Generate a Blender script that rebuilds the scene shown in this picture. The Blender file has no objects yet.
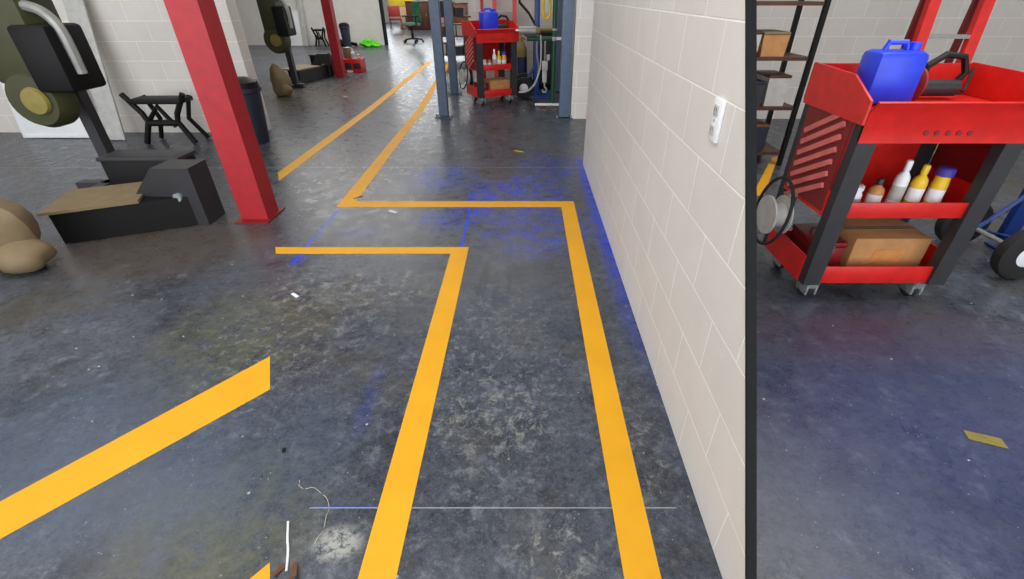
import bpy, bmesh, math, random
from mathutils import Vector, Matrix, Euler
random.seed(7)
scn = bpy.context.scene
COL = scn.collection
PI = math.pi

# ------------------------------------------------------------------ camera
PITCH = math.atan(297/462); SP, CP = math.sin(PITCH), math.cos(PITCH); EYE = 1.49
cam = bpy.data.cameras.new('camera'); cam_o = bpy.data.objects.new('camera', cam); COL.objects.link(cam_o)
cam.sensor_width = 36; cam.lens = 462/1024*36; cam.shift_x = -13/1024
cam.clip_start = 0.02; cam.clip_end = 200
cam_o.location = (0, 0, EYE); cam_o.rotation_euler = (PI/2-PITCH, 0, 0)
scn.camera = cam_o

# ------------------------------------------------------------------ world, lights, exposure
w = bpy.data.worlds.new('world'); scn.world = w; w.use_nodes = True
w.node_tree.nodes['Background'].inputs[0].default_value = (0.95, 0.97, 1.0, 1)
w.node_tree.nodes['Background'].inputs[1].default_value = 3.3
scn.view_settings.view_transform = 'Standard'; scn.view_settings.look = 'None'
scn.view_settings.exposure = 0.0; scn.view_settings.gamma = 1.0
scn.view_settings.use_curve_mapping = False
def area(name, loc, sx, sy, power, rot=(0, 0, 0), col=(1, .97, .93)):
    l = bpy.data.lights.new(name, 'AREA'); l.shape = 'RECTANGLE'; l.size = sx; l.size_y = sy
    l.energy = power; l.color = col
    o = bpy.data.objects.new(name, l); COL.objects.link(o); o.location = loc; o.rotation_euler = rot
area('ceiling_lamp', (-1.6, 1.0, 3.9), 3.0, 2.4, 120)
area('ceiling_lamp', (-1.2, 8.6, 3.9), 4.0, 2.0, 75)
area('ceiling_lamp', (2.6, 2.6, 3.9), 2.2, 2.6, 110)
area('ceiling_lamp', (-5.0, 3.0, 3.9), 2.2, 2.6, 60)
area('ceiling_lamp', (-5.2, 13.0, 3.9), 4.0, 4.0, 300)
area('ceiling_lamp', (-4.5, 23.0, 3.9), 5.0, 4.0, 300)

# ------------------------------------------------------------------ pixel helpers -> world points
def F(px, py):                       # point on the floor seen at a photo pixel
    v = (py-290)/462; t = EYE/(SP+v*CP)
    return Vector(((px-525)/462*t, t*(CP-v*SP), 0))
def A(px, py, Y):                    # point at distance Y seen at a photo pixel
    v = (py-290)/462; t = Y/(CP-v*SP)
    return Vector(((px-525)/462*t, Y, EYE-t*(SP+v*CP)))

# ------------------------------------------------------------------ materials
def lin(c):
    c = c/255; return c/12.92 if c <= .04045 else ((c+.055)/1.055)**2.4
def rgb(h):
    h = h.lstrip('#'); return tuple(lin(int(h[i:i+2], 16)) for i in (0, 2, 4))+(1,)
MATS = {}
def mat(name, hexcol, rough=.5, metal=0, var=.12, scale=14, spec=.5):
    if name in MATS: return MATS[name]
    m = bpy.data.materials.new(name); m.use_nodes = True; nt = m.node_tree
    b = nt.nodes['Principled BSDF']; c = rgb(hexcol)
    tc = nt.nodes.new('ShaderNodeTexCoord'); n = nt.nodes.new('ShaderNodeTexNoise')
    n.inputs['Scale'].default_value = scale; n.inputs['Detail'].default_value = 4
    r = nt.nodes.new('ShaderNodeValToRGB')
    r.color_ramp.elements[0].position = .3; r.color_ramp.elements[1].position = .7
    r.color_ramp.elements[0].color = tuple(x*(1-var) for x in c[:3])+(1,)
    r.color_ramp.elements[1].color = tuple(min(1, x*(1+var)) for x in c[:3])+(1,)
    nt.links.new(tc.outputs['Object'], n.inputs['Vector']); nt.links.new(n.outputs['Fac'], r.inputs['Fac'])
    nt.links.new(r.outputs['Color'], b.inputs['Base Color'])
    b.inputs['Roughness'].default_value = rough; b.inputs['Metallic'].default_value = metal
    b.inputs['Specular IOR Level'].default_value = spec
    MATS[name] = m; return m
M_red = mat('cart_red', '#d0201a', .35)
M_redd = mat('dark_red', '#7c1418', .45)
M_redl = mat('slot_pink', '#d9706a', .45)
M_post_red = mat('column_red', '#a31c26', .45)
M_char = mat('charcoal', '#2c2c30', .5)
M_black = mat('black_steel', '#08080a', .55, spec=.3)
M_rub = mat('rubber', '#1a1a1b', .75)
M_chrome = mat('chrome', '#c6d0d2', .25, .7)
M_slate = mat('slate_paint', '#5f7088', .4)
M_slated = mat('slate_dark', '#3f4856', .5)
M_blue = mat('jug_blue', '#1a3fe0', .35)
M_frame_blue = mat('frame_blue', '#1c3c86', .4)
M_navy_blue = mat('cylinder_blue', '#16294f', .45)
M_green = mat('pipe_green', '#0f4a30', .4)
M_pvc = mat('pvc_white', '#f0f1f0', .4, var=.03)
M_yel = mat('strap_yellow', '#e8c21a', .5)
M_tape = mat('tape_yellow', '#e7a81e', .55, var=.05, scale=5, spec=.25)
M_card = mat('cardboard', '#b98653', .8)
M_tan = mat('tan', '#7d6c50', .7)
M_olive = mat('olive', '#3b3c20', .6)
M_olive_l = mat('olive_yellow', '#857a3a', .55)
M_white = mat('white_plastic', '#eceff2', .35, var=.03)
M_paper = mat('paper', '#e4ecf4', .7, var=.03)
M_grey = mat('grey_metal', '#9a9c98', .4, .3)
M_greyl = mat('grey_light', '#b9b9b6', .5)
M_purple = mat('purple_cap', '#4a3c9c', .4)
M_byel = mat('bottle_yellow', '#e9c020', .35)
M_orange = mat('bottle_tan', '#c98a4c', .4)
M_lime = mat('lime', '#67e326', .5)
M_chair = mat('chair_green', '#2f7a52', .8)
M_seat = mat('seat_green', '#6f9286', .8)
M_brown = mat('brown_wood', '#4a2a1a', .5)
M_brown2 = mat('brown_wood_light', '#6d4226', .5)
M_peach = mat('peach_board', '#dcb994', .6)
M_cyel = mat('cupboard_yellow', '#f0d640', .5)
M_maroon = mat('maroon', '#8c2420', .6)
M_navy = mat('navy_bin', '#1f2738', .5)
M_copper = mat('brass', '#b08a3c', .35, .6)
M_jam = mat('edge_steel', '#17181a', .7, spec=.2)
M_wire = mat('pale_wire', '#b8b2a0', .6)
M_glass = bpy.data.materials.new('glass'); M_glass.use_nodes = True
g = M_glass.node_tree.nodes['Principled BSDF']; g.inputs['Transmission Weight'].default_value = 1; g.inputs['Roughness'].default_value = .02; g.inputs['IOR'].default_value = 1.05
M_ceil = mat('ceiling_deck', '#6f7274', .8, var=.03)

class NT:                                # tiny node writer
    def __init__(s, m): s.t = m.node_tree; s.n = s.t.nodes
    def put(s, i, v):
        if hasattr(v, 'is_output'): s.t.links.new(v, i)
        else: i.default_value = v
    def m(s, op, a, b=0., c=0., clamp=False):
        n = s.n.new('ShaderNodeMath'); n.operation = op; n.use_clamp = clamp
        for i, v in zip(n.inputs, (a, b, c)): s.put(i, v)
        return n.outputs[0]
    def ramp(s, f, lo, hi):               # smoothstep lo..hi
        n = s.n.new('ShaderNodeMapRange'); n.interpolation_type = 'SMOOTHSTEP'
        s.put(n.inputs[0], f); n.inputs[1].default_value = lo; n.inputs[2].default_value = hi
        return n.outputs[0]
    def mix(s, f, a, b):
        n = s.n.new('ShaderNodeMix'); n.data_type = 'RGBA'
        s.put(n.inputs[0], f); s.put(n.inputs[6], a); s.put(n.inputs[7], b); return n.outputs[2]
    def noise(s, vec, sc, det=5, rough=.6, dist=0):
        n = s.n.new('ShaderNodeTexNoise'); s.put(n.inputs['Vector'], vec); n.inputs['Scale'].default_value = sc
        n.inputs['Detail'].default_value = det; n.inputs['Roughness'].default_value = rough; n.inputs['Distortion'].default_value = dist
        return n.outputs['Fac']

def block_mat(name, axis, shift=0., cols=('#dbd6d1', '#d6d1cb'), mort='#f6f4f0', bump=.55):
    m = bpy.data.materials.new(name); m.use_nodes = True; k = NT(m); b = k.n['Principled BSDF']
    tc = k.n.new('ShaderNodeTexCoord'); sx = k.n.new('ShaderNodeSeparateXYZ'); k.t.links.new(tc.outputs['Object'], sx.inputs[0])
    cx = k.n.new('ShaderNodeCombineXYZ')
    k.put(cx.inputs[0], k.m('SUBTRACT', sx.outputs[axis], shift)); k.put(cx.inputs[1], sx.outputs[2])
    br = k.n.new('ShaderNodeTexBrick'); k.put(br.inputs['Vector'], cx.outputs[0])
    br.inputs['Scale'].default_value = 1; br.inputs['Brick Width'].default_value = .397; br.inputs['Row Height'].default_value = .2033
    br.inputs['Mortar Size'].default_value = .0034; br.inputs['Mortar Smooth'].default_value = .35; br.inputs['Bias'].default_value = 0
    br.inputs['Color1'].default_value = rgb(cols[0]); br.inputs['Color2'].default_value = rgb(cols[1]); br.inputs['Mortar'].default_value = rgb(mort)
    n1 = k.noise(tc.outputs['Object'], 5, 3); n2 = k.noise(tc.outputs['Object'], 160, 3)
    c = k.mix(k.m('MULTIPLY', k.ramp(n1, .35, .75), .22), br.outputs['Color'], rgb('#c6bfb8'))
    c = k.mix(k.m('MULTIPLY', k.ramp(n2, .62, .70), .6), c, rgb('#eeebe8'))
    k.put(b.inputs['Base Color'], c); b.inputs['Roughness'].default_value = .55; b.inputs['Specular IOR Level'].default_value = .35
    h = k.m('ADD', k.m('MULTIPLY', br.outputs['Fac'], -1.0), k.m('MULTIPLY', n2, .15))
    bp = k.n.new('ShaderNodeBump'); bp.inputs['Strength'].default_value = bump; bp.inputs['Distance'].default_value = .006
    k.put(bp.inputs['Height'], h); k.put(b.inputs['Normal'], bp.outputs[0])
    return m
M_wall_side = block_mat('painted_block_side', 1, .1925)
M_wall_back = block_mat('painted_block_back', 0, .1, bump=.3)
M_wall_far = block_mat('painted_block_far', 0, .1, ('#e2e0dc', '#dfddd9'), '#d6d3cf', .2)

def floor_mat():
    m = bpy.data.materials.new('sealed_concrete'); m.use_nodes = True; k = NT(m); b = k.n['Principled BSDF']
    tc = k.n.new('ShaderNodeTexCoord'); P = tc.outputs['Object']
    s = k.n.new('ShaderNodeSeparateXYZ'); k.t.links.new(P, s.inputs[0]); X, Y = s.outputs[0], s.outputs[1]
    def blob(cx, cy, rx, ry):
        dx = k.m('DIVIDE', k.m('SUBTRACT', X, cx), rx); dy = k.m('DIVIDE', k.m('SUBTRACT', Y, cy), ry)
        return k.ramp(k.m('ADD', k.m('MULTIPLY', dx, dx), k.m('MULTIPLY', dy, dy)), 1.0, .0)
    def mask_line(v, c, wd, wob=None):
        d = k.m('ABSOLUTE', k.m('SUBTRACT', v, c) if wob is None else k.m('SUBTRACT', k.m('ADD', v, wob), c))
        return k.ramp(d, wd, wd*.3)
    def span(v, a, c): return k.m('MULTIPLY', k.m('GREATER_THAN', v, a), k.m('LESS_THAN', v, c))
    mul = lambda *a: a[0] if len(a) == 1 else k.m('MULTIPLY', a[0], mul(*a[1:]))
    def mx(*a):
        r = a[0]
        for q in a[1:]: r = k.m('MAXIMUM', r, q)
        return r
    big = k.noise(P, .9, 5, .6); med = k.noise(P, 3.0, 10, .74); mott = k.noise(P, 9, 10, .8); fine = k.noise(P, 34, 8, .8)
    grain = k.noise(P, 110, 5, .8)
    c = k.mix(k.ramp(big, .3, .7), rgb('#444953'), rgb('#525863'))
    c = k.mix(k.m('MULTIPLY', k.ramp(med, .46, .62), .70), c, rgb('#2b2d33'))
    c = k.mix(k.m('MULTIPLY', k.ramp(mott, .50, .66), .60), c, rgb('#7c838d'))
    c = k.mix(k.m('MULTIPLY', k.ramp(fine, .46, .60), .55), c, rgb('#23262d'))
    c = k.mix(k.m('MULTIPLY', k.ramp(grain, .54, .68), .40), c, rgb('#989ba1'))
    # olive / brown tints
    tint = k.noise(P, 1.6, 5, .6, .4)
    c = k.mix(mul(k.ramp(tint, .5, .68), .42), c, rgb('#55503f'))
    c = k.mix(mul(mx(blob(-1.45, 1.9, .55, .6), blob(-1.0, .85, .4, .4)), k.ramp(mott, .38, .6), .55), c, rgb('#5a5c36'))
    c = k.mix(mul(mx(blob(-3.6, 8.6, 1.6, 1.9), blob(-2.6, 2.9, 1.0, .7)), .65), c, rgb('#54493c'))
    c = k.mix(mul(blob(-1.55, 1.2, 1.1, .55), k.ramp(big, .3, .6), .5), c, rgb('#485a76'))
    c = k.mix(mul(blob(1.9, 1.2, 1.5, 1.0), .55), c, rgb('#3a4574'))
    c = k.mix(mul(blob(1.9, 1.9, .9, .35), .35), c, rgb('#5c4a58'))
    c = k.mix(mul(blob(-.1, 2.0, .55, .9), k.ramp(med, .45, .62), .45), c, rgb('#38465c'))
    # pale worn patches
    pale = mul(mx(blob(-.60, .81, .13, .09), blob(-.9, 2.35, .5, .3), blob(-.1, 1.35, .35, .3), blob(-1.25, 2.3, .35, .25), blob(.1, .80, .2, .16), mul(blob(.47, 1.2, .12, .6), .6)), k.ramp(k.noise(P, 17, 9, .78, .5), .50, .64))
    c = k.mix(mul(pale, .62), c, rgb('#a3a69f'))
    c = k.mix(mul(blob(-.60, .81, .10, .075), k.ramp(k.noise(P, 24, 9, .8), .42, .54), .75), c, rgb('#b4b6b0'))
    c = k.mix(mul(mx(blob(-.15, 1.6, .5, 1.0), blob(-1.2, 2.0, .6, .9)), k.ramp(k.noise(P, 21, 9, .82), .52, .60), .5), c, rgb('#8f959d'))
    # scuffs: stretched noise
    mp = k.n.new('ShaderNodeMapping'); k.t.links.new(P, mp.inputs[0]); mp.inputs['Rotation'].default_value = (0, 0, .5); mp.inputs['Scale'].default_value = (26, 4, 1)
    sc = k.noise(mp.outputs[0], 1, 6, .75)
    c = k.mix(mul(k.ramp(sc, .66, .76), .35), c, rgb('#9da3ab'))
    # specks of white paint
    vo = k.n.new('ShaderNodeTexVoronoi'); k.put(vo.inputs['Vector'], P); vo.inputs['Scale'].default_value = 11
    c = k.mix(mul(k.m('LESS_THAN', vo.outputs['Distance'], .055), k.ramp(k.noise(P, 4, 2), .47, .55), .8), c, rgb('#c9cbcc'))
    vo2 = k.n.new('ShaderNodeTexVoronoi'); k.put(vo2.inputs['Vector'], P); vo2.inputs['Scale'].default_value = 30
    c = k.mix(mul(k.m('LESS_THAN', vo2.outputs['Distance'], .07), k.ramp(k.noise(P, 3, 2), .45, .5), .6), c, rgb('#b7babd'))
    # dark wet-looking streaks
    c = k.mix(mul(blob(-.15, 2.45, .22, .45), k.ramp(k.noise(mp.outputs[0], .8, 6, .7), .5, .6), .6), c, rgb('#2e3034'))
    # blue chalk / overspray
    spray = k.noise(P, 8, 10, .8); spray2 = k.noise(P, 60, 6, .85)
    bm = mul(mx(blob(-.30, 3.95, .30, .42), blob(.05, 3.85, .42, .48), mul(blob(-.8, 4.3, .45, .5), .7), mul(blob(.1, 3.2, .55, .6), .75), mul(blob(-.55, 3.35, .4, .3), .8), mul(blob(.2, 4.5, .4, .8), .7),
                   mul(blob(-.08, 4.15, .22, .25), 1.3), mul(blob(-.42, 3.6, .16, .3), 1.2), mul(blob(2.9, .75, .5, .15), .8), mul(blob(.95, .62, .12, .10), 1.2)), k.ramp(k.m('ADD', mul(spray, .55), mul(spray2, .45)), .47, .56))
    bm = mx(mul(bm, .95), mul(blob(-.33, 3.62, .12, .3), .6), mul(blob(.02, 3.62, .10, .35), k.ramp(spray, .4, .6), .75))
    wall_b = mul(k.ramp(X, .47, .59), span(X, 0., .62), k.ramp(Y, 1.2, 3.2), k.m('LESS_THAN', Y, 4.9), k.ramp(spray, .25, .6), .85)
    wall_b2 = mul(k.ramp(X, .575, .597), span(X, 0., .62), k.m('LESS_THAN', Y, 4.9), k.ramp(spray, .3, .6), k.ramp(Y, .9, 2.2), .3)
    wob = mul(k.m('SUBTRACT', k.noise(P, 7, 2), .5), .03)
    chalk = mx(mul(mask_line(k.m('ADD', X, mul(k.m('SUBTRACT', Y, 2.87), .02)), -.44, .016, wob), span(Y, 2.84, 3.95)),
               mul(mask_line(X, -1.52, .02, wob), span(Y, 2.6, 3.62), k.ramp(spray, .35, .6), .9),
               mul(mask_line(Y, .935, .006), span(X, -.72, -.42), k.ramp(spray, .3, .6), .6), mul(blob(-1.5, 2.7, .06, .12), k.ramp(spray, .4, .6)),
               mul(blob(-.68, 1.45, .06, .28), k.ramp(spray, .4, .62), .14), mul(blob(-1.2, 3.1, .22, .15), k.ramp(spray2, .5, .65), .7))
    c = k.mix(mx(bm, wall_b, wall_b2, chalk), c, rgb('#0d3bd2'))
    # saw-cut joints
    j = mx(mul(mask_line(Y, .93, .0035), span(X, -.74, .52), .6), mul(mask_line(Y, 4.60, .008), span(X, -6, .6), .55), mul(mask_line(Y, 15.6, .05), .7), mul(mask_line(X, -3.55, .04), k.m('GREATER_THAN', Y, 9), .15))
    c = k.mix(j, c, rgb('#aeb4bc'))
    k.put(b.inputs['Base Color'], c)
    k.put(b.inputs['Roughness'], k.m('ADD', .20, mul(k.ramp(mott, .3, .7), .22)))
    b.inputs['Specular IOR Level'].default_value = .32
    bp = k.n.new('ShaderNodeBump'); bp.inputs['Strength'].default_value = .12; bp.inputs['Distance'].default_value = .01
    k.put(bp.inputs['Height'], k.m('ADD', mott, mul(fine, .5))); k.put(b.inputs['Normal'], bp.outputs[0])
    return m
M_floor = floor_mat()

# ------------------------------------------------------------------ mesh builder
class B:
    def __init__(s): s.b = bmesh.new(); s.mi = 0
    def _fin(s, vs):
        for f in {f for v in vs for f in v.link_faces}: f.material_index = s.mi
        return vs
    def box(s, c, d, rot=(0, 0, 0), bev=0):
        r = bmesh.ops.create_cube(s.b, size=1)['verts']
        bmesh.ops.scale(s.b, verts=r, vec=d)
        if bev:
            es = list({e for v in r for e in v.link_edges})
            o = bmesh.ops.bevel(s.b, geom=es, offset=bev, segments=2, profile=.5, affect='EDGES')
            r = list(set([v for v in o['verts']] + [v for v in r if v.is_valid]))
        bmesh.ops.transform(s.b, verts=r, matrix=Matrix.Translation(c) @ Euler(rot).to_matrix().to_4x4())
        s._fin(r); return s
    def cyl(s, p0, p1, r, r2=None, seg=16):
        p0, p1 = Vector(p0), Vector(p1); d = p1-p0
        v = bmesh.ops.create_cone(s.b, cap_ends=True, segments=seg, radius1=r, radius2=r if r2 is None else r2, depth=d.length)['verts']
        bmesh.ops.transform(s.b, verts=v, matrix=Matrix.Translation((p0+p1)/2) @ d.to_track_quat('Z', 'Y').to_matrix().to_4x4())
        s._fin(v); return s
    def tube(s, path, r, seg=8, closed=False):
        P = [Vector(p) for p in path]; n = len(P); rings = []; up = None
        for i, p in enumerate(P):
            a = P[(i-1) % n] if closed or i else p; c = P[(i+1) % n] if closed or i < n-1 else p
            t = (c-a).normalized()
            if up is None: up = t.orthogonal().normalized()
            up = (up - t*up.dot(t)).normalized(); q = t.cross(up)
            rings.append([s.b.verts.new(p + r*(math.cos(2*PI*k/seg)*up + math.sin(2*PI*k/seg)*q)) for k in range(seg)])
        for i in range(n if closed else n-1):
            a, c = rings[i], rings[(i+1) % n]
            for k in range(seg): s.b.faces.new((a[k], a[(k+1) % seg], c[(k+1) % seg], c[k])).material_index = s.mi
        if not closed:
            s.b.faces.new(rings[0][::-1]).material_index = s.mi; s.b.faces.new(rings[-1]).material_index = s.mi
        return s
    def lathe(s, prof, c=(0, 0, 0), axis='Z', seg=24):
        R = {'Z': Matrix(), 'X': Matrix.Rotation(PI/2, 4, 'Y'), 'Y': Matrix.Rotation(-PI/2, 4, 'X')}[axis]
        M = Matrix.Translation(c) @ R; rings = []
        for r, z in prof:
            rings.append([s.b.verts.new(M @ Vector((r*math.cos(2*PI*k/seg), r*math.sin(2*PI*k/seg), z))) for k in range(seg)])
        for a, d in zip(rings, rings[1:]):
            for k in range(seg): s.b.faces.new((a[k], a[(k+1) % seg], d[(k+1) % seg], d[k])).material_index = s.mi
        s.b.faces.new(rings[0][::-1]).material_index = s.mi; s.b.faces.new(rings[-1]).material_index = s.mi
        return s
    def prism(s, poly, axis, a, c):        # poly in the two other axes, extruded along axis
        def pt(u, v, q): return {'X': (q, u, v), 'Y': (u, q, v), 'Z': (u, v, q)}[axis]
        A0 = [s.b.verts.new(pt(u, v, a)) for u, v in poly]; A1 = [s.b.verts.new(pt(u, v, c)) for u, v in poly]; n = len(poly)
        s.b.faces.new(A0[::-1]).material_index = s.mi; s.b.faces.new(A1).material_index = s.mi
        for i in range(n): s.b.faces.new((A0[i], A0[(i+1) % n], A1[(i+1) % n], A1[i])).material_index = s.mi
        return s
    def blobby(s, c, d, seed=0, amt=.12, sub=3):
        v = bmesh.ops.create_icosphere(s.b, subdivisions=sub, radius=1)['verts']; rr = random.Random(seed)
        ph = [rr.uniform(0, 6) for _ in range(6)]
        for q in v:
            k = 1+amt*(math.sin(q.co.x*3+ph[0])*math.cos(q.co.z*4+ph[1])+math.sin(q.co.y*5+ph[2]+q.co.z*2)*.7)
            q.co = Vector((c[0]+q.co.x*d[0]*k, c[1]+q.co.y*d[1]*k, c[2]+max(-1, q.co.z*k)*d[2]))
        s._fin(v); return s
    def out(s, name, mats, parent=None, loc=None, rz=0, smooth=35):
        bmesh.ops.recalc_face_normals(s.b, faces=s.b.faces)
        me = bpy.data.meshes.new(name); s.b.to_mesh(me); s.b.free()
        for m in (mats if isinstance(mats, (list, tuple)) else [mats]): me.materials.append(m)
        me.shade_smooth(); me.set_sharp_from_angle(angle=math.radians(smooth))
        o = bpy.data.objects.new(name, me); COL.objects.link(o)
        if parent is not None: o.parent = parent
        if loc is not None: o.location = loc
        o.rotation_euler.z = rz
        return o
def tag(o, label, cat, group=None):
    o['label'] = label; o['category'] = cat
    if group: o['group'] = group
    return o
def thing(name, label, cat, loc, rz=0, group=None):
    o = bpy.data.objects.new(name, None); COL.objects.link(o); o.location = loc; o.rotation_euler = (0, 0, rz)
    o.empty_display_size = .1
    return tag(o, label, cat, group)
def struct(o): o['kind'] = 'structure'; return o
def lookat(o, p):                         # a local point of a thing in world space (location + z rotation)
    return Vector(o.location) + Matrix.Rotation(o.rotation_euler.z, 3, 'Z') @ Vector(p)

# ================================================================== THE SETTING
fl = B().box((-3, 14, -.1), (20, 36, .2)); struct(fl.out('floor', M_floor))
struct(B().box((-3, 14, 4.25), (20, 36, .1)).out('ceiling', M_ceil))
# side partition with raked near end
k_ = SP/CP; Y0 = .527
T = .10
bw = B()
face = [(Y0, 0), (Y0+k_*2.0, 2.0), (Y0+k_*2.0, 4.2), (4.70, 4.2), (4.70, 0)]
back = [(Y0+.32, 0), (Y0+.32+k_*2.0, 2.0), (Y0+.32+k_*2.0, 4.2), (4.70, 4.2), (4.70, 0)]
va = [bw.b.verts.new((.5975, y, z)) for y, z in face]; vb = [bw.b.verts.new((.5975+T, y, z)) for y, z in back]
bw.b.faces.new(va); bw.b.faces.new(vb[::-1])
for i in range(5): bw.b.faces.new((va[i], vb[i], vb[(i+1) % 5], va[(i+1) % 5]))
struct(bw.out('wall_right', M_wall_side, smooth=10))
tr = B().prism([(Y0-.012, 0), (Y0, 0), (Y0+k_*2.0, 2.0), (Y0+k_*2.0, 4.2), (Y0+k_*2.0-.012, 4.2), (Y0+k_*2.0-.012, 2.0)], 'X', .595, .6215)
struct(tr.out('trim_1', M_jam))
struct(B().box((3.77, 6.85, 2.1), (6.26, .2, 4.2)).out('wall_recess', M_wall_back))
struct(B().box((.74, 8.2, 2.1), (.2, 2.5, 4.2)).out('wall_passage', M_wall_side))
struct(B().box((-.03, 9.6, 2.1), (1.86, .2, 4.2)).out('wall_back', M_wall_back))
struct(B().box((-8.95, 17.6, 2.1), (8.5, .2, 4.2)).out('wall_far', M_wall_far))
struct(B().box((-8.25, 6.1, 2.1), (9.9, .2, 4.2)).out('wall_left', M_wall_back))
struct(B().box((6.95, 5, 2.1), (.1, 18, 4.2)).out('wall_outer', M_wall_side))
struct(B().box((-12.95, 14, 2.1), (.1, 36, 4.2)).out('wall_west', M_wall_side))
struct(B().box((-4.67, 17.6, 2.1), (.06, .26, 4.2)).out('trim_2', M_jam))
# end wall with a wide daylight window
struct(B().box((-3, 31.6, .7), (20, .2, 1.4)).out('wall_end', M_wall_back))
struct(B().box((-3, 31.6, 4.0), (20, .2, .4)).out('wall_end_lintel', M_wall_back))
for n, x0, x1 in ((1, -12.9, -10.2), (2, -3.4, 7.0)):
    struct(B().box(((x0+x1)/2, 31.6, 2.6), (x1-x0, .2, 2.4)).out('wall_end_pier_%s' % ('west' if n == 1 else 'east'), M_wall_back))
fr = B()
for x in (-10.2, -8.5, -6.8, -5.1, -3.45): fr.box((x, 31.55, 2.6), (.06, .08, 2.4))
for z in (1.43, 2.6, 3.78): fr.box((-6.8, 31.55, z), (6.8, .08, .06))
wn = struct(fr.out('window_1', M_slated))
B().box((-6.8, 31.6, 2.6), (6.7, .01, 2.34)).out('pane', M_glass, wn)
area('window_daylight', (-6.8, 31.3, 2.6), 6.4, 2.2, 170, (-PI/2, 0, 0), (.85, .93, 1))

# ================================================================== FLOOR TAPE
def band(poly):
    return B().prism([(p[0], p[1]) for p in poly], 'Z', .0002, .0014)
def tape(poly, label, group='yellow floor lines'):
    c = sum((Vector((p[0], p[1], 0)) for p in poly), Vector())/len(poly)
    o = band([(p[0]-c.x, p[1]-c.y) for p in poly]).out('floor_line', M_tape, loc=c); return tag(o, label, 'floor marking', group)
tape([(.300, .3), (.300, 3.575), (-1.56, 3.575), (-1.635, 7.36), (-1.80, 9.8), (-2.0, 13.6), (-1.90, 13.6), (-1.69, 9.8), (-1.525, 7.36), (-1.43, 3.70), (.412, 3.70), (.412, .3)],
     'yellow floor line running along the block wall then turning left behind to the steel columns')
tape([(-1.69, 2.765), (-.505, 2.765), (-.505, .3), (-.39, .3), (-.39, 2.862), (-1.735, 2.862)], 'yellow floor line with one square corner in the middle of the floor')
tape([(-2.31, 4.20), (-2.43, 4.44), (-2.41, 7.36), (-2.50, 13.2), (-2.38, 13.2), (-2.29, 7.36)], 'straight far yellow floor line leading back toward the green office chair')
a = [F(-40, 524), F(270, 357), F(270, 390), F(-40, 562)]
tape([(p.x, p.y) for p in a], 'slanting yellow floor line near the front at the left side')
a = [F(215, 608), F(270, 563), F(270, 608)]
tape([(p.x, p.y) for p in a], 'small yellow floor line end at the bottom left edge of the view')

a = [F(752, 196), F(772, 158), F(778, 158), F(764, 196)]
tape([(p.x, p.y) for p in a], 'short yellow floor line behind the left side of the near red cart')

# ================================================================== STEEL COLUMNS
def column(x, y, label, wd=.125, hi=4.2):
    t = thing('steel_column', label, 'column', (x, y, 0), 0, 'blue-grey steel columns')
    B().box((0, 0, hi/2+.012), (wd, wd, hi-.026), bev=.006).out('shaft', M_slate, t)
    B().box((0, 0, .006), (.24, .2, .012)).out('base_plate', M_slated, t)
    for sx in (-1, 1): B().cyl((sx*.095, -.06, .010), (sx*.095, -.06, .045), .012, seg=6).out('anchor_bolt', M_chrome, t)
column(-1.15, 6.88, 'blue-grey steel column beside the yellow line, nearest to the front on the left')
column(-1.225, 8.62, 'blue-grey steel column just left of the red tool cart, behind the front left one')
column(.545, 6.80, 'blue-grey steel column at the end of the white block wall', .14)
column(.55, 8.80, 'blue-grey steel column behind the green pipe stand', .12)

# outlet plate on the wall
def outlet():
    t = thing('wall_outlet', 'white electrical cover plate on the block wall', 'outlet', (.5975, 1.483, 1.158))
    B().box((-.006, 0, 0), (.012, .072, .125), bev=.004).out('cover_plate', M_white, t)
    for s in (-1, 1):
        r = B().box((-.0135, 0, s*.029), (.004, .034, .03), bev=.001).out('socket', M_greyl, t)
        q = B(); 
        for yy in (-.007, .007): q.box((-.0158, yy, s*.029+.004), (.001, .003, .01))
        q.out('slots', M_char, r)
    B().cyl((-.011, 0, 0), (-.0135, 0, 0), .004, seg=10).out('screw', M_chrome, t)
outlet()

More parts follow.
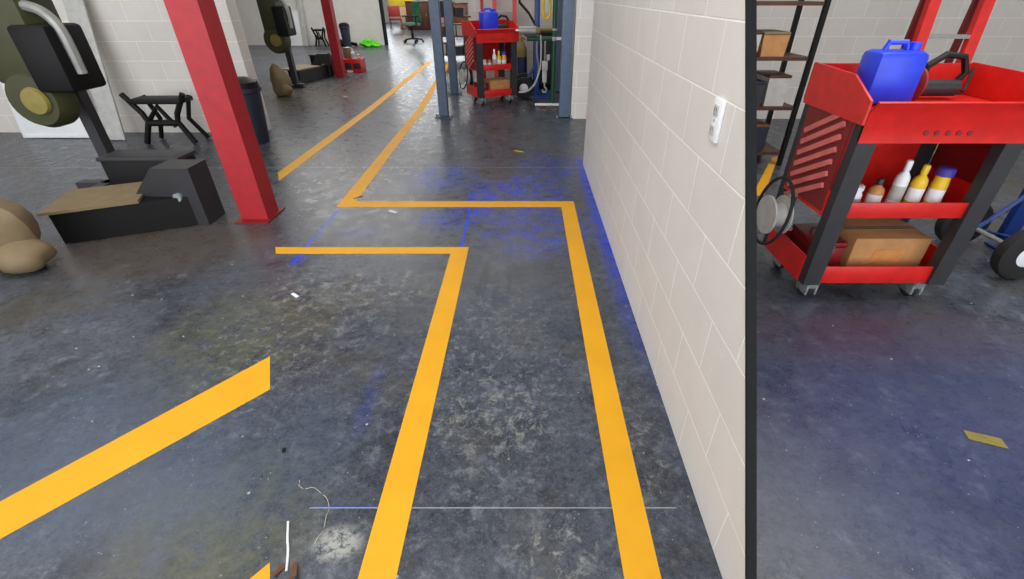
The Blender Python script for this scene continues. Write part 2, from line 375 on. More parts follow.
# ================================================================== TOOL CART
def cart(loc, rz, W, D, zs, label):
    t = thing('tool_cart', label, 'tool cart', loc, rz, 'red tool carts'); Z = lambda z: z*zs
    for sx in (-1, 1):
        for sy in (-1, 1):
            x, y = sx*(W/2-.09), sy*(D/2-.07)
            c = B(); c.box((x, y, Z(.118)), (.10, .09, .014)); c.box((x-.026, y-.01, Z(.085)), (.012, .10, .10), bev=.002); c.box((x+.026, y-.01, Z(.085)), (.012, .10, .10), bev=.002)
            c.box((x, y-.05, Z(.085)), (.06, .014, .07), rot=(.4, 0, 0), bev=.003)
            co = c.out('caster', M_chrome, t)
            B().lathe([(.02, -.018), (.05, -.018), (.056, -.01), (.056, .01), (.05, .018), (.02, .018)], (x, y, .0565), 'X').out('wheel', M_rub, co)
    wx = W-.02
    for sx in (-1, 1):
        for sy in (-1, 1):
            B().prism([(sx*(W/2-.045)-.045, sy*D/2-.03), (sx*(W/2-.045)+.045, sy*D/2-.03), (sx*(W/2-.045)+.045, sy*D/2+.03), (sx*(W/2-.045)-.045, sy*D/2+.03)], 'Z', Z(.125), Z(1.0)).out('corner_post', M_char, t)
    for z, lip, nm in ((.125, .10, 'shelf'), (.50, .08, 'shelf')):
        s = B(); s.box((0, 0, Z(z)+.012), (W-.02, D-.01, .008))
        s.box((0, -D/2-.004, Z(z)+Z(lip)/2), (W-.17, .012, Z(lip)), bev=.003); s.box((0, D/2-.01, Z(z)+Z(lip)/2), (W-.17, .008, Z(lip)))
        for sx in (-1, 1): s.box((sx*(W/2+.004), 0, Z(z)+Z(lip+.05)/2), (.008, D-.055, Z(lip+.05)))
        s.out(nm, M_red, t)
    # top tray with flared sides
    s = B(); s.box((0, 0, Z(.99)), (W+.02, D+.02, .01))
    s.prism([(-D/2-.075, Z(1.045)), (-D/2-.065, Z(1.05)), (-D/2-.02, Z(.98)), (-D/2-.02, Z(.87)), (-D/2-.035, Z(.87)), (-D/2-.035, Z(.99))], 'X', -W/2+.0, W/2+.03)
    s.box((0, D/2+.012, Z(1.05)), (W+.05, .012, Z(.17)))
    for sx in (-1, 1):
        s.prism([(-D/2-.05, Z(.95)), (-D/2-.05, Z(1.05)), (-D/2+.12, Z(1.13)), (D/2+.01, Z(1.14)), (D/2+.01, Z(.95))], 'X', sx*(W/2+.02)-.006, sx*(W/2+.02)+.006)
    s.mi = 1
    for i in range(5): s.cyl(((i-2)*.05, -D/2-.034, Z(.915)), ((i-2)*.05, -D/2-.039, Z(.915)), .012, seg=12)
    s.out('top_tray', [M_red, M_redd], t)
    
    B().box((0, D/2-.02, Z(.71)), (W-.1, .008, Z(.42))).out('back_panel', M_red, t)
    for sx in (-1, 1):
        p = B().box((sx*(W/2+.006), 0, Z(.74)), (.01, D-.07, Z(.44))).out('side_panel', M_redd, t)
        q = B()
        for i in range(7):
            q.box((sx*(W/2+.018), 0, Z(.56+i*.058)), (.014, D-.12, .026), rot=(.5*-sx*(1 if sx > 0 else -1), 0, 0))
        q.out('louver', M_redl, p)
    B().tube([(W/2+.02, -D/2+.05, Z(.97)), (W/2+.075, -D/2+.05, Z(.985)), (W/2+.075, D/2-.05, Z(.985)), (W/2+.02, D/2-.05, Z(.97))], .013).out('push_handle', M_char, t)
    return t
def bottle(c, r, h, body, capm, label, name='bottle', neck=.4, caph=.2):
    t = thing(name, label, 'bottle', c, 0, None)
    hb = h*(1-caph)
    B().lathe([(r*.92, 0), (r, r*.1), (r, hb*.72), (r*.9, hb*.84), (r*neck, hb*.97), (r*neck, hb)], seg=18).out('body', body, t)
    B().lathe([(r*neck*1.2, hb), (r*neck*1.2, h*.96), (r*neck*1.0, h)], seg=14).out('cap', capm, t)
    B().lathe([(r*1.01, hb*.2), (r*1.01, hb*.6)], seg=18).out('wrapper', M_white if body is not M_white else M_greyl, t)
def jug(c, rz, s, label):
    t = thing('jug', label, 'jug', c, rz)
    B().box((0, 0, .115*s), (.23*s, .16*s, .23*s), bev=.03*s).out('body', M_blue, t)
    B().tube([(-.06*s, 0, .225*s), (-.05*s, 0, .262*s), (.03*s, 0, .262*s), (.045*s, 0, .225*s)], .013*s).out('grip', M_blue, t)
    B().cyl((.075*s, 0, .225*s), (.075*s, 0, .262*s), .024*s).out('cap', M_blue, t)
def carton(c, rz, d, label):
    t = thing('cardboard_box', label, 'box', c, rz)
    B().box((0, 0, d[2]/2), d, bev=.004).out('body', M_card, t)
    B().box((0, 0, d[2]+.001), (d[0], .05, .002)).out('packing_tape', M_tan, t)
    B().box((0, -d[1]/2-.001, d[2]*.5), (d[0]*.4, .002, d[2]*.35)).out('printed_panel', M_orange, t)
def toolbox(c, rz, d, label):
    t = thing('toolbox', label, 'toolbox', c, rz)
    B().box((0, 0, d[2]*.35), (d[0], d[1], d[2]*.7), bev=.008).out('body', M_redd, t)
    B().box((0, 0, d[2]*.78), (d[0]*1.02, d[1]*1.02, d[2]*.14), bev=.006).out('lid', M_redd, t)
    B().tube([(-d[0]*.3, 0, d[2]*.84), (-d[0]*.3, 0, d[2]), (d[0]*.3, 0, d[2]), (d[0]*.3, 0, d[2]*.84)], .008).out('carry_handle', M_char, t)
    B().box((0, -d[1]/2-.006, d[2]*.68), (.03, .01, .05)).out('latch', M_chrome, t)
def grinder(c, rz, label):
    t = thing('power_tool', label, 'tool', c, rz)
    B().cyl((-.02, 0, .05), (.18, 0, .05), .04).out('motor_body', M_char, t)
    B().tube([(.16, 0, .06), (.20, 0, .12), (.16, 0, .19), (.07, 0, .20), (.0, 0, .15), (-.01, 0, .07)], .016).out('grip', M_black, t)
    B().lathe([(.06, 0), (.075, .01), (.075, .02), (.03, .03)], (-.05, -.01, .07), 'X').out('disc', M_maroon, t)
    B().tube([(.18, 0, .05), (.25, .02, .03), (.28, .05, .06), (.30, .08, .13)], .008).out('cord', M_rub, t)
def cart_load(t, W, D, zs, where, sc, jx, tx):
    P = lambda x, y, z: lookat(t, (x, y, z)); rz = t.rotation_euler.z; front = -D/2+.11
    jug(P(jx, -.02, .9965*zs), rz, (1.12 if jx > -.1 else 1.0), 'blue plastic jug on the top tray of %s' % where)
    grinder(P(tx, .09, .9965*zs), rz, 'black power tool with looped grip on the top tray of %s' % where)
    z = .50*zs+.0162; x = lambda f: (-W/2+.09)+f*(W-.18)
    bottle(P(x(.14), front, z), .047*.97, .10*sc, M_white, M_white, 'squat white jar, leftmost on the middle shelf of %s' % where, 'jar', .8)
    bottle(P(x(.34), front, z), .036*.97, .125*sc, M_orange, M_char, 'short tan bottle beside the white jar on the middle shelf of %s' % where)
    bottle(P(x(.52), front, z), .033*.97, .205*sc, M_white, M_white, 'tall white bottle in the middle of the shelf of %s' % where)
    bottle(P(x(.68), front, z), .036*.97, .185*sc, M_byel, M_byel, 'yellow bottle with yellow tip on the middle shelf of %s' % where)
    bottle(P(x(.86), front, z), .038*.97, .175*sc, M_byel, M_purple, 'yellow bottle with purple cap, rightmost on the shelf of %s' % where, neck=.9)
    z = .125*zs+.0162
    carton(P(.10*W/.75, 0, z), rz, (.40*W/.75, .28, .20*zs), 'brown cardboard box on the bottom shelf of %s' % where)
    toolbox(P(-.215*W/.75, 0, z), rz, (.17*W/.75, .26, .2*zs), 'dark red toolbox on the bottom shelf of %s' % where)
    # reel hanging off the left side
    r = thing('cord_reel', 'grey cord reel with black cable loop on the left side of %s' % where, 'cord reel', P(-W/2-.10, .05, .40*zs), rz)
    B().lathe([(.03, -.05), (.11, -.05), (.11, -.04), (.07, -.035), (.07, .035), (.11, .04), (.11, .05), (.03, .05)], axis='X').out('drum', M_greyl, r)
    B().tube([(-.02+.03*math.sin(a), .17*math.cos(a), .02+.19*math.sin(a)) for a in [2*PI*i/24 for i in range(24)]], .009, closed=True).out('cable_loop', M_rub, r)
    B().box((.065, 0, .12), (.05, .03, .02)).out('hook', M_grey, r)
W1, D1 = .65, .46
fl_ = Vector((-.665, 7.66, 0)); ang = math.radians(27)
c1 = fl_ + Matrix.Rotation(ang, 3, 'Z') @ Vector((W1/2-.09, D1/2-.07, 0))
t1 = cart((c1.x, c1.y, 0), ang, W1, D1, 1.0, 'red wheeled tool cart with charcoal posts standing between the steel columns')
cart_load(t1, W1, D1, 1.0, 'the far red cart', 1.25, -.02, .16)
W2, D2 = .78, .46
t2 = cart((1.925, 2.42, 0), 0, W2, D2, 1.04, 'large near red wheeled tool cart at the right side, beyond the block wall')
cart_load(t2, W2, D2, 1.04, 'the near red cart', 1.2, -.20, .06)

# ================================================================== HAND TRUCK AND GEAR BESIDE THE CART
def hand_truck(loc, sx, label):
    t = thing('hand_truck', label, 'hand truck', loc, 0, 'blue hand trucks')
    for y in (-.17, .17):
        B().box((.20*sx, y, .86), (.075*sx, .05, 1.62), bev=.008).out('rail', M_frame_blue, t)
        wh = B().lathe([(.07, -.035), (.13, -.042), (.16, -.03), (.167, 0), (.16, .03), (.13, .042), (.07, .035)], (0, y*1.35, .168), 'Y', 32)
        tw = wh.out('tyre', M_rub, t)
        B().lathe([(.02, -.05), (.07, -.036), (.075, 0), (.07, .036), (.02, .05)], (0, y*1.35, .168), 'Y').out('hub', M_white, tw)
    B().cyl((0, -.24, .168), (0, .24, .168), .014).out('axle', M_grey, t)
    for y in (-.12, .12): B().tube([(.2*sx, y, .5), (0, y, .175), (.2*sx, y, .1)], .015).out('wheel_bracket', M_frame_blue, t)
    B().box((.33*sx, 0, .012), (.34*sx, .46, .016), bev=.004).out('toe_plate', M_frame_blue, t)
    for z in (.45, .85, 1.25): B().box((.2*sx, 0, z), (.03, .34, .05)).out('crossbar', M_frame_blue, t)
    for y in (-.17, .17):
        B().tube([(.18*sx, y, 1.05), (.08, y, 1.22), (-.06*sx, y, 1.36), (-.07*sx, y, 1.47), (.0, y, 1.54), (.1*sx, y, 1.5), (.16*sx, y, 1.4)], .017).out('handle', M_rub, t)
hand_truck((-.02, 8.42, 0), 1.05, 'blue hand truck with black tyre standing behind the green pipe stand')
hand_truck((3.0, 2.68, 0), 1.4, 'blue hand truck with large tyre at the far right edge beside the near cart')
def gas_bottle(loc, label):
    t = thing('gas_cylinder', label, 'gas cylinder', loc, 0, 'small gas cylinders')
    B().lathe([(.07, 0), (.085, .02), (.085, .50), (.08, .54)], seg=24).out('body', M_navy_blue, t)
    B().lathe([(.084, .54), (.082, .66), (.05, .73), (.028, .76)], seg=24).out('shoulder', M_olive_l, t)
    v = B().cyl((0, 0, .76), (0, 0, .85), .02).cyl((-.04, 0, .82), (.06, 0, .82), .014); v.out('valve', M_copper, t)
    B().lathe([(.03, 0), (.036, .01), (.03, .025)], (.05, -.02, .87), 'Y').out('gauge', M_white, t)
gas_bottle((-.05, 9.05, 0), 'blue gas cylinder with olive shoulder standing behind the far hand truck wheel')
gas_bottle((2.86, 3.3, 0), 'blue gas cylinder with olive shoulder right of the near red cart')

# green pipe stand with white pvc elbow
GX, GY = .425, 7.62
t = thing('pipe_stand', 'dark green pipe stand with side arm beside the right steel column', 'pipe stand', (GX, GY, 0))
B().cyl((0, 0, .01), (0, 0, 2.1), .034).out('upright', M_green, t)
B().cyl((-.40, .0, .925), (-.02, .0, .925), .03).out('arm', M_green, t)
B().cyl((-.30, .0, 2.05), (.0, .0, 2.05), .022).out('upper_arm', M_green, t)
B().lathe([(.09, 0), (.09, .012), (.04, .02), (.04, .05)]).out('foot', M_green, t)
B().lathe([(.038, .90), (.042, .91), (.042, .94), (.038, .95)]).out('collar', M_greyl, t); B().lathe([(.036, 1.03), (.04, 1.035), (.04, 1.05), (.036, 1.055)]).out('collar', M_greyl, t)
t = thing('white_pipe', 'bent white plastic pipe between the green stand and the steel column', 'pipe', (GX, GY-.06, 0))
B().tube([(-.27, 0, .03), (.09, 0, .03), (.115, 0, .034), (.125, 0, .06), (.125, 0, .90), (.115, 0, .925), (.09, 0, .93), (.03, 0, .93)], .022, 12).out('run', M_pvc, t)
el = B(); el.lathe([(.028, .055), (.028, .12)], (.125, 0, 0)); el.lathe([(.028, .85), (.028, .90)], (.125, 0, 0)); el.out('elbow', M_pvc, t)
t = thing('lifting_strap', 'yellow looped strap hanging from the green pipe stand', 'strap', (GX-.11, GY, 0))
B().tube([(-.03, 0, 2.08), (-.03, -.03, 2.02), (-.045, -.03, 1.6), (-.06, -.03, 1.3), (-.05, -.03, 1.2), (-.0, -.03, 1.17), (.035, -.03, 1.22), (.04, -.03, 1.32), (.01, -.03, 1.6), (-.01, -.03, 2.02), (-.01, 0, 2.08)], .02).out('loop', M_yel, t)
B().box((-.02, -.03, 1.5), (.05, .05, .12), bev=.01).out('stitched_sleeve', M_olive_l, t)
t = thing('air_motor', 'grey motor body clamped at the end of the green side arm', 'motor', (GX-.36, GY, .955))
B().cyl((-.15, 0, .075), (.09, 0, .075), .055).out('housing', M_grey, t)
B().cyl((.09, 0, .075), (.15, 0, .075), .052, .035).out('end_bell', M_olive_l, t)
B().box((0, 0, .012), (.16, .10, .024)).out('foot_bracket', M_char, t)
B().cyl((-.15, 0, .075), (-.20, 0, .075), .014).out('shaft', M_chrome, t)
t = thing('hook_block', 'silver hook block hanging under the green side arm', 'hook block', (GX-.13, GY, 0))
B().tube([(0, 0, .895), (.0, .0, .62)], .012).out('link_chain', M_grey, t)
b_ = B(); b_.box((0, 0, .57), (.09, .06, .13), bev=.012); b_.box((.05, 0, .68), (.05, .04, .08), bev=.008); b_.box((0, 0, .42), (.07, .05, .16), bev=.01); b_.out('block', M_greyl, t)
B().tube([(0, 0, .34), (0, 0, .28), (.035, 0, .24), (.02, 0, .20), (-.02, 0, .205), (-.03, 0, .24)], .014).out('hook', M_chrome, t)
def hose(pts, label, m, r=.012):
    c = Vector(pts[0]); o = B().tube([Vector(p)-c for p in pts], r).out('air_hose', m, loc=c); return tag(o, label, 'hose', 'grey air hoses')
def curve(ps, n=6):
    P = [Vector(p) for p in ps]; P = [P[0]*2-P[1]]+P+[P[-1]*2-P[-2]]; r = []
    for i in range(1, len(P)-2):
        for k in range(n):
            u = k/n; a, b, c, d = P[i-1:i+3]
            r.append(.5*((2*b)+(c-a)*u+(2*a-5*b+4*c-d)*u*u+(3*b-a-3*c+d)*u**3))
    return r+[P[-2]]
hose(curve([(GX-.20, GY-.03, .975), (GX-.19, GY-.05, .8), (GX-.2, GY-.06, .55), (GX-.28, GY-.06, .33), (GX-.40, GY-.05, .22), (GX-.52, GY, .20)]), 'pale hose looping from the green arm down to the tyre', M_greyl)
hose(curve([(GX-.24, GY+.04, .97), (GX-.25, GY+.06, .75), (GX-.22, GY+.08, .5), (GX-.27, GY+.08, .3), (GX-.37, GY+.10, .2)]), 'grey hose hanging close behind the pale hose on the green arm', M_grey)
t = thing('machine_cabinet', 'black machine cabinet against the back wall behind the green stand', 'cabinet', (.36, 9.22, 0))
B().box((0, 0, .46), (.42, .44, .90), bev=.01).out('body', M_black, t)
dr = B().box((0, -.226, .47), (.29, .012, .74), bev=.004).out('door', M_char, t)
B().box((.11, -.236, .55), (.018, .012, .12)).out('handle', M_grey, dr)
B().box((0, .02, .935), (.26, .3, .05), bev=.01).out('lid', M_olive_l, t)
t = thing('paper_notice', 'white paper notice on the back wall above the black cabinet', 'notice', (.45, 9.498, 1.36))
B().box((0, -.002, 0), (.32, .003, .34)).out('sheet', M_paper, t)
pn = B()
for x in (-.14, .14): pn.cyl((x, -.003, .15), (x, -.009, .15), .008, seg=8)
pn.out('pin', M_grey, t)
# ladder and pole behind the carts
def ladder(loc, sx, label):
    t = thing('step_ladder', label, 'ladder', loc, 0, 'red step ladders')
    for x in (-.17, .17):
        B().prism([(-.02+0, 0), (.03, 0), (.20, 2.0), (.15, 2.0)], 'X', x*sx-.035*sx, x*sx+.035*sx).out('rail', M_red, t)
        B().prism([(.24, 0), (.27, 0), (.23, 1.95), (.20, 1.95)], 'X', x*sx-.02*sx, x*sx+.02*sx).out('rear_rail', M_redd, t)
    for i in range(6):
        z = .3+i*.3; B().box((0, .02+z*.085, z), (.28*sx, .075, .025)).out('step', M_grey, t)
    B().box((0, .19, 2.01), (.42*sx, .14, .05), bev=.01).out('top_cap', M_redd, t)
ladder((-.35, 9.12, 0), 1, 'red step ladder standing against the back wall behind the far red cart')
ladder((3.3, 4.0, 0), 1.2, 'red step ladder standing behind the near red cart')
o = B().box((0, 0, .85), (.05, .05, 1.7), bev=.006).box((0, 0, .01), (.2, .12, .02)).box((0, -.04, 1.2), (.12, .06, .02)).out('post_rack', M_post_red, loc=(-.74, 9.3, 0)); tag(o, 'thin red upright rack post behind the blue jug of the far cart', 'rack post')
# shelving units
def shelving(loc, w_, d_, label, seed, h=1.75):
    t = thing('shelving_unit', label, 'shelves', loc, 0, 'dark shelving units')
    for sx in (-1, 1):
        for sy in (-1, 1): B().box((sx*w_/2, sy*d_/2, h/2), (.04, .04, h)).out('upright', M_black, t)
    for z in (.12, .55, .98, 1.41): B().box((0, 0, z), (w_, d_, .03)).out('shelf', M_brown, t)
    r = random.Random(seed); out = []
    for z in (.135, .565, .995):
        x = -w_/2+.04
        while x < w_/2-.18:
            ww = r.uniform(.14, .26); hh = r.uniform(.15, .32)
            if x+ww > w_/2-.03: break
            out.append((x+ww/2, z, ww, hh)); x += ww+.02
    return t, out
MIX = [M_brown2, M_char, M_card, M_greyl, M_navy, M_tan, M_brown]
MIXN = ['brown', 'charcoal', 'cardboard-coloured', 'pale grey', 'navy', 'tan', 'dark brown']
LV = {.135: 'bottom', .565: 'second', .995: 'third'}
def fill(t, lst, d_, seed, where):
    r = random.Random(seed); cnt = {}
    for x, z, ww, hh in lst:
        i = r.randrange(7); k = cnt.get(z, 0); cnt[z] = k+1
        q = thing('storage_bin', '%s bin on the %s shelf of %s, %s from the left' % (MIXN[i], LV[z], where, ['first', 'second', 'third', 'fourth', 'fifth', 'sixth'][k]), 'bin',
                  Vector(t.location)+Vector((x, 0, z+.0005)), 0, 'bins on '+where)
        B().prism([(-ww/2*.9, 0), (ww/2*.9, 0), (ww/2, hh), (-ww/2, hh)], 'Y', -d_*.4, d_*.4).out('body', MIX[i], q)
        B().box((0, 0, hh+.012), (ww*1.02, d_*.82, .024), bev=.006).out('lid', MIX[(i+3) % 7], q)
s1, l1 = shelving((-1.75, 13.6, 0), 1.0, .45, 'dark shelving unit seen between the rear column and the red cart', 3)
fill(s1, l1, .45, 11, 'the far shelving unit')
s2, l2 = shelving((2.05, 4.9, 0), 1.1, .45, 'dark shelving unit standing behind the near red cart', 5)
fill(s2, l2, .45, 12, 'the right shelving unit')

# ================================================================== FAR ROOM
cx_ = F(413.5, 43)
t = thing('office_chair', 'green office chair on a five-star base out on the far floor', 'chair', (cx_.x, cx_.y, 0), math.radians(133))
# local +y is the chair's front
for i in range(5):
    a = 2*PI*i/5+.3; d = Vector((math.cos(a), math.sin(a), 0))
    lg = B().tube([d*.04+Vector((0, 0, .13)), d*.2+Vector((0, 0, .11)), d*.34+Vector((0, 0, .085))], .024).out('base_arm', M_black, t)
    B().lathe([(.01, -.025), (.034, -.025), (.036, 0), (.034, .025), (.01, .025)], d*.34+Vector((0, 0, .037)), 'X', 14).out('castor', M_black, lg)
B().cyl((0, 0, .1), (0, 0, .48), .03).cyl((0, 0, .1), (0, 0, .3), .045).out('gas_lift', M_black, t)
B().box((0, 0, .50), (.28, .3, .04)).out('mechanism', M_black, t)
B().box((0, .02, .565), (.52, .5, .10), bev=.04).out('seat', M_seat, t)
bk = B(); N = 7; rows = []
for i in range(N):
    z = .68+i*.085; wq = .23*math.sin(PI*(.28+.5*(1-abs(i-3.2)/4.2)))+.01; 
    bk.box((0, -.25-.02*math.cos(i), z), (wq*2, .07, .09), bev=.03)
bk.out('backrest', M_chair, t)
B().tube([(0, -.1, .51), (0, -.27, .53), (0, -.31, .7), (0, -.30, .95)], .03).out('back_support', M_black, t)
for sx in (-1, 1):
    am = B().tube([(sx*.2, 0, .51), (sx*.31, 0, .53), (sx*.31, 0, .78)], .022).out('arm_post', M_black, t)
    B().box((sx*.31, .02, .80), (.09, .28, .04), bev=.014).out('arm_pad', M_black, am)
def cupboard(name, loc, d, m, label, cat, doors=2, top=None, drawers=0):
    t = thing(name, label, cat, loc)
    B().box((0, 0, d[2]/2), d, bev=.01).out('body', m, t)
    for i in range(doors):
        x = -d[0]/2+(i+.5)*d[0]/doors
        q = B().box((x, -d[1]/2-.012, d[2]*.5), (d[0]/doors-.03, .02, d[2]*.9), bev=.004).out('door', m, t)
        B().box((x+d[0]/doors*.35, -d[1]/2-.03, d[2]*.55), (.02, .02, .12)).out('handle', M_grey, q)
    if top: B().box((0, 0, d[2]+.02), (d[0]+.06, d[1]+.04, .04), bev=.005).out('top', top, t)
    return t
cupboard('brown_cabinet', (-4.75, 25.2, 0), (1.5, .6, 1.12), M_brown, 'dark brown wooden cabinet behind the green office chair', 'cabinet', 3, M_brown2)
cupboard('brown_cabinet', (-3.25, 25.3, 0), (1.1, .6, 1.05), M_brown2, 'brown cabinet seen between the two left steel columns', 'cabinet', 2, M_brown)
cupboard('tan_cupboard', (-5.95, 26.6, 0), (.55, .5, .90), M_peach, 'pale peach cupboard left of the dark brown cabinet', 'cupboard', 2)
t = thing('yellow_cabinet', 'bright yellow cabinet on top of the pale peach cupboard', 'cabinet', (-6.05, 26.6, .901))
B().box((0, 0, .35), (1.15, .5, .70), bev=.02).out('body', M_cyel, t)
for s in (-1, 1):
    q = B().box((s*.28, -.26, .35), (.54, .02, .62), bev=.006).out('door', M_cyel, t); B().box((-s*.2+s*.28, -.28, .4), (.03, .03, .2)).out('handle', M_char, q)
def side_chair(loc, rz, label):
    t = thing('side_chair', label, 'chair', loc, rz)
    B().box((0, 0, .46), (.5, .48, .08), bev=.03).out('seat', M_maroon, t)
    B().box((0, -.25, .76), (.5, .07, .42), bev=.03, rot=(.12, 0, 0)).out('backrest', M_maroon, t)
    for sx in (-1, 1):
        B().tube([(sx*.25, .22, .015), (sx*.25, .2, .44)], .015).out('leg', M_black, t)
        B().tube([(sx*.25, -.28, .015), (sx*.25, -.24, .44), (sx*.25, -.29, .95)], .015).out('leg', M_black, t)
side_chair((-5.95, 24.6, 0), math.radians(200), 'dark red padded chair at the far doorway edge')
# lime cloth, bin
n_ = F(372, 47)
tag(B().blobby((-.04, 0, .10), (.26, .18, .13), 3, .2).blobby((.16, -.03, .05), (.18, .12, .07), 5, .2).out('safety_vest', M_lime, loc=(n_.x, n_.y-.1, 0)), 'bright lime safety vest in a heap on the floor by the far wall', 'vest')
tag(B().tube(curve([(-.55, 0, .08), (-.3, .02, .1), (-.05, 0, .06)]), .05).blobby((-.5, 0, .1), (.16, .1, .1), 9, .15).out('black_bag', M_black, loc=(n_.x-.40, n_.y-.08, 0)), 'flat black bag lying left of the lime vest', 'bag')
def bin_(loc, s, label):
    t = thing('round_bin', label, 'bin', loc, 0, 'navy bins')
    B().lathe([(.15*s, 0), (.2*s, .55), (.22*s, .56), (.22*s, .6), (.2*s, .6), (.18*s, .5), (.02*s, .48)], seg=20).out('body', M_navy, t)
    B().lathe([(.21*s, .6), (.2*s, .66), (.1*s, .7)], seg=20).out('lid', M_black, t)
p = F(343, 50); bin_((p.x, 16.6, 0), .75, 'dark navy round bin behind the far red post')
p = A(258, 138, 5.6); bin_((p.x, 5.55, 0), .95, 'dark navy round bin behind the near red post')
def frame_stand(loc, s, sx, label):
    t = thing('metal_stand', label, 'stand', loc, 0, 'black metal stands')
    for x in (-1, 1):
        B().tube([(x*.22*sx, 0, .012), (x*.13*sx, 0, .25*s), (x*.15*sx, 0, .34*s), (x*.26*sx, 0, .55*s)], .03).out('leg', M_black, t)
        B().tube([(x*.22*sx, .25, .012), (x*.13*sx, .2, .25*s), (x*.2*sx, .2, .5*s)], .025).out('leg', M_black, t)
    B().box((0, .1, .47*s), (.44*sx, .26, .05), bev=.01).out('top_bar', M_black, t)
    B().cyl((-.13*sx, .0, .24*s), (.13*sx, .0, .24*s), .035).out('cross_bar', M_black, t)
    B().tube([(-.12*sx, 0, .26*s), (0, 0, .42*s), (.1*sx, 0, .2*s)], .028).out('brace', M_black, t)
p = F(322.5, 47); frame_stand((p.x, 16.95, 0), 1.0, .75, 'black metal stand by the far wall left of the far red post')
p = A(172, 136, 5.5); frame_stand((p.x, 5.45, 0), 1.0, 1.3, 'black metal stand by the near left wall')

# ================================================================== RED POSTS, LIFT ARMS AND LEFT GEAR
def red_post(loc, wd, label):
    t = thing('red_post', label, 'post', loc, 0, 'red steel posts')
    s = B().prism([(-wd/2, -.09), (wd/2, -.09), (wd/2, .09), (wd*.3, .09), (wd*.3, .03), (-wd*.3, .03), (-wd*.3, .09), (-wd/2, .09)], 'Z', .012, 3.4); s.out('shaft', M_post_red, t)
    B().box((0, 0, .006), (wd*1.25, .3, .012)).out('base_plate', M_redd, t)
p = F(340.5, 77); red_post((p.x, p.y+.05, 0), .17, 'tall red steel post far off, beside the red parts box')
p = F(258, 219); red_post((p.x, p.y+.05, 0), .205, 'tall near red steel post at the left side')
def arm_beam(pa, pb, ph, s, label, sx):
    t = thing('lift_arm', label, 'lift arm', (pa.x, pa.y, 0), 0, 'black lift arms'); d = pb-pa
    n = Vector((-d.y, d.x, 0)).normalized()*.13*s; pts = [(q.x, q.y) for q in (-n, d-n, d+n, n)]
    B().prism(pts, 'Z', .004, .24*s).out('beam', M_black, t)
    q = [(c.x, c.y) for c in (-n*1.2-d*.05, d*.62-n*1.1, d*.62+n*2.6, n*2.6)]
    B().prism(q, 'Z', .241*s, .262*s).out('deck_plate', M_tan, t)
    e = d*.93
    B().prism([(e.x-.24*sx, .0), (e.x+.12*sx, 0), (e.x+.12*sx, .46*s), (e.x-.08*sx, .46*s), (e.x-.24*sx, .22*s)], 'Y', e.y-.10, e.y+.12).out('pivot_housing', M_char, t)
    B().cyl((e.x+.02, e.y-.10, .24*s), (e.x+.02, e.y-.125, .24*s), .03).out('bolt', M_chrome, t)
    b = thing('black_box', ph, 'box', (pa.x+.16*sx, pa.y+max(d.y, .5)+.22, 0))
    B().box((0, 0, .20*s), (.46*sx, .22, .38*s), bev=.01).out('body', M_black, b)
    B().box((0, 0, .40*s), (.48*sx, .24, .03), bev=.005).out('lid', M_char, b)
arm_beam(F(296, 84), F(329, 76.5), 'black box behind the far lift arm', .95, 'low black lift arm running to the far red post', 1)
arm_beam(F(72, 238), F(205, 219), 'black box behind the near lift arm', .95, 'low black lift arm running to the near red post', 1.35)
def engine(loc, sx, label):
    t = thing('engine', label, 'machine', loc, 0, 'olive engines on stands'); X = lambda x: x*sx
    B().box((X(-.12), 0, 1.20), (.42*sx, .34, .60), bev=.05).out('engine_block', M_olive, t)
    B().box((X(.12), -.06, 1.08), (.26*sx, .34, .44), bev=.03).out('front_cover', M_black, t)
    B().box((X(-.04), 0, 1.53), (.36*sx, .26, .12), bev=.03).out('head_cover', M_olive, t)
    B().tube(curve([(X(.06), -.1, 1.42), (X(.2), -.12, 1.38), (X(.27), -.12, 1.26), (X(.26), -.1, .98)]), .035).out('exhaust_pipe', M_grey, t)
    B().lathe([(.03, -.12), (.18, -.11), (.21, -.05), (.21, .05), (.16, .1), (.03, .12)], (X(-.12), -.08, .80), 'Y', 28).out('flywheel', M_olive, t)
    B().lathe([(.02, -.14), (.09, -.135), (.1, -.11), (.02, -.11)], (X(-.08), -.09, .80), 'Y', 20).out('hub', M_olive_l, t)
    B().box((X(-.12), .22, .70), (.09, .09, 1.38)).out('stand_post', M_char, t)
    bs = B(); bs.box((X(-.12), .1, .035), (.5*sx, .09, .07)); bs.box((X(-.12), .05, .035), (.09, .6, .07)); bs.out('stand_foot', M_char, t)
p = A(283, 92, 9.0); engine((p.x+.20, 9.15, 0), .78, 'olive and black engine on a stand far off at left')
p = A(28, 262, 2.7); engine((-3.60, 3.9, 0), 1.05, 'near olive and black engine on a stand at the left edge')
def sack(loc, d, label, seed):
    tag(B().blobby((0, 0, d[2]*.9), (d[0], d[1], d[2]), seed, .14).blobby((d[0]*.5, -d[1]*.3, d[2]*.42), (d[0]*.7, d[1]*.8, d[2]*.45), seed+1, .12).out('canvas_sack', M_tan, loc=loc), label, 'sack', 'tan sacks')
p = F(284, 96); sack((p.x, p.y, 0), (.15, .15, .24), 'tan canvas sack slumped below the far engine', 2)
p = F(18, 266); sack((p.x, p.y, 0), (.24, .17, .26), 'tan canvas sack slumped below the near engine', 4)
def lean(name, x, y, w_, h_, tilt, m, label, cat, roll=0):
    b = B().box((0, 0, h_/2), (w_, .025, h_), bev=.003).box((0, -.014, h_*.96), (w_*.9, .004, h_*.04)).box((0, -.014, h_*.04), (w_*.9, .004, h_*.04))
    o = b.out(name, m, loc=(x, y, .006)); o.rotation_euler = (-tilt, roll, 0); return tag(o, label, cat)
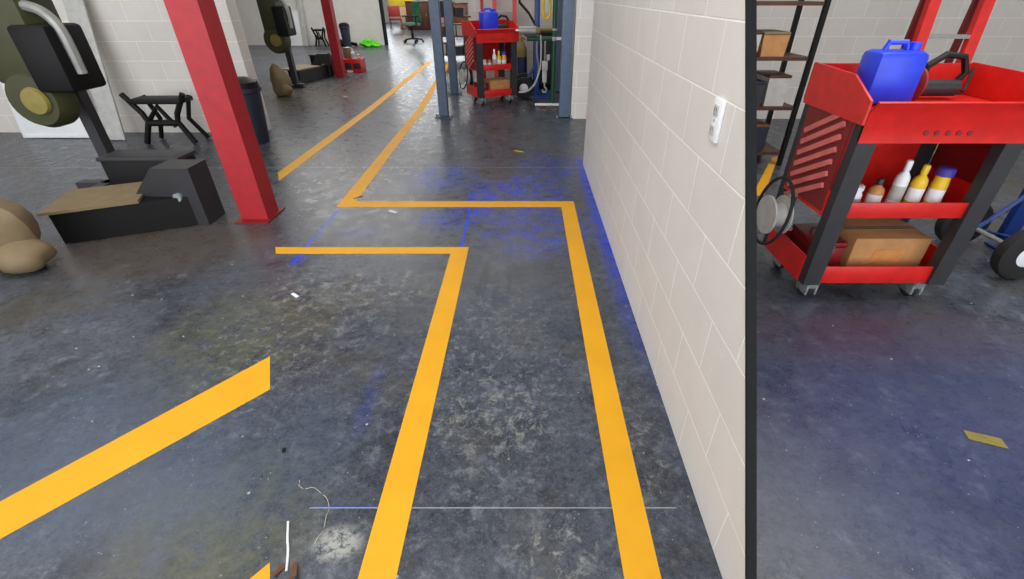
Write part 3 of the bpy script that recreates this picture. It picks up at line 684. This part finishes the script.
def place(px, Y): return A(px, 46 if Y > 10 else 133, Y).x
lean('white_board', place(297, 17.2), 17.2, .52, 1.0, .13, M_white, 'white board leaning on the far wall behind the engine', 'board')
lean('plank', place(306, 17.1), 17.1, .17, 1.8, .17, M_greyl, 'tall grey plank leaning on the far wall right of the white board', 'plank')
lean('white_board', place(55, 5.7), 5.72, .85, .85, .15, M_white, 'white board leaning on the near left wall', 'board')
lean('plank', place(112, 5.6), 5.62, .22, 1.9, .19, M_greyl, 'tall grey plank leaning on the near left wall right of the white board', 'plank')
def parts_box(loc, s, sx, label, w2):
    t = thing('parts_box', label, 'parts box', loc, 0, 'red parts boxes')
    B().box((0, 0, .17*s), (.42*sx, .3, .34*s), bev=.012).out('body', M_red, t)
    for x in (-.1, .1):
        B().box((x*sx, -.152, .17*s), (.16*sx, .012, .14*s), bev=.004).out('drawer_front', M_char, t)
    B().box((-.08*sx, -.152, .035*s), (.14*sx, .01, .05*s)).out('sticker', M_white, t)
    q = thing('small_carton', 'small tan carton on top of %s' % w2, 'box', Vector(loc)+Vector((-.12*sx, .05, .341*s)))
    B().box((0, 0, .13*s), (.17*sx, .18, .26*s), bev=.006).out('body', M_tan, q); B().box((0, 0, .262*s), (.06, .18, .003)).out('packing_tape', M_greyl, q)
    bottle(Vector(loc)+Vector((.03*sx, -.08, .341*s)), .045*sx, .24*s, M_white, M_white, 'white bottle on top of %s' % w2)
    bottle(Vector(loc)+Vector((.15*sx, -.06, .341*s)), .04*sx, .11*s, M_olive_l, M_white, 'short olive bottle on top of %s' % w2)
p = F(353.5, 73.5); parts_box((p.x, p.y+.18, 0), .80, .95, 'red parts box with black drawers on the floor right of the far red post', 'the far parts box')

# ================================================================== LITTER ON THE FLOOR
def scrap(px, py, w_, l_, rz, m, label, name='paper_scrap', cat='paper scrap'):
    p = F(px, py); b = B()
    b.prism([(-w_/2, -l_/2), (w_/2, -l_/2*.9), (w_/2*.9, l_/2), (-w_/2*.95, l_/2*.95)], 'Z', .0015, .004)
    b.prism([(-w_/2*.6, -l_/2*.5), (w_/2*.3, -l_/2*.5), (w_/2*.4, l_/2*.4)], 'Z', .004, .0055)
    tag(b.out(name, m, loc=p, rz=rz), label, cat)
scrap(393, 212.5, .026, .085, 1.05, M_paper, 'white paper strip on the floor under the long yellow line')
scrap(295, 296, .02, .065, .9, M_paper, 'small white paper strip left below the cornered yellow line')
scrap(519, 152, .03, .12, 1.1, M_byel, 'yellow tape scrap on the floor in front of the red cart')
scrap(985, 440, .05, .13, 1.2, M_olive_l, 'dull yellow scrap on the floor at the right side')
scrap(358, 198, .02, .09, -.6, M_tan, 'tan scrap lying on the far yellow corner')
scrap(530, 110, .03, .16, 1.5, M_brown, 'brown flat scrap on the floor below the tyre')
scrap(547, 109, .03, .2, 1.5, M_maroon, 'dark red flat scrap below the white pipe')
scrap(284, 451, .012, .02, .4, M_black, 'tiny black chip near the left on bare concrete')
scrap(345, 97, .05, .1, .9, M_greyl, 'grey paper scrap on the floor in front of the far red post')
w0 = F(306, 535)
pts = [F(*q) for q in [(315, 545), (322, 533), (327, 518), (329, 506), (325, 497), (315, 490), (303, 489), (299, 486), (300, 482)]]
tag(B().tube([q-w0+Vector((0, 0, .004+.006*math.sin(i))) for i, q in enumerate(curve(pts, 4))], .0011, 6).out('wire', M_wire, loc=w0), 'thin curled pale wire on the floor at lower left', 'wire')
w0 = F(288, 545)
pts = [F(*q) for q in [(288.5, 523), (288, 540), (288.5, 552), (287, 572)]]
st = B().tube([q-w0+Vector((0, 0, .005)) for q in curve(pts, 4)], .0038, 8).out('stick', M_white, loc=w0); tag(st, 'short white stick lying at the lower left corner', 'stick')
w0 = F(286, 575)
lf = B()
for i in range(5):
    a = random.uniform(0, PI); c = Vector((random.uniform(-.03, .03), random.uniform(-.05, .05), .004+.003*i)); lf.box(c, (.05, .014, .003), rot=(random.uniform(-.2, .2), .2, a))
tag(lf.out('leaf_litter', M_brown2, loc=w0), 'brown dry leaf litter at the lower left corner', 'leaf litter')
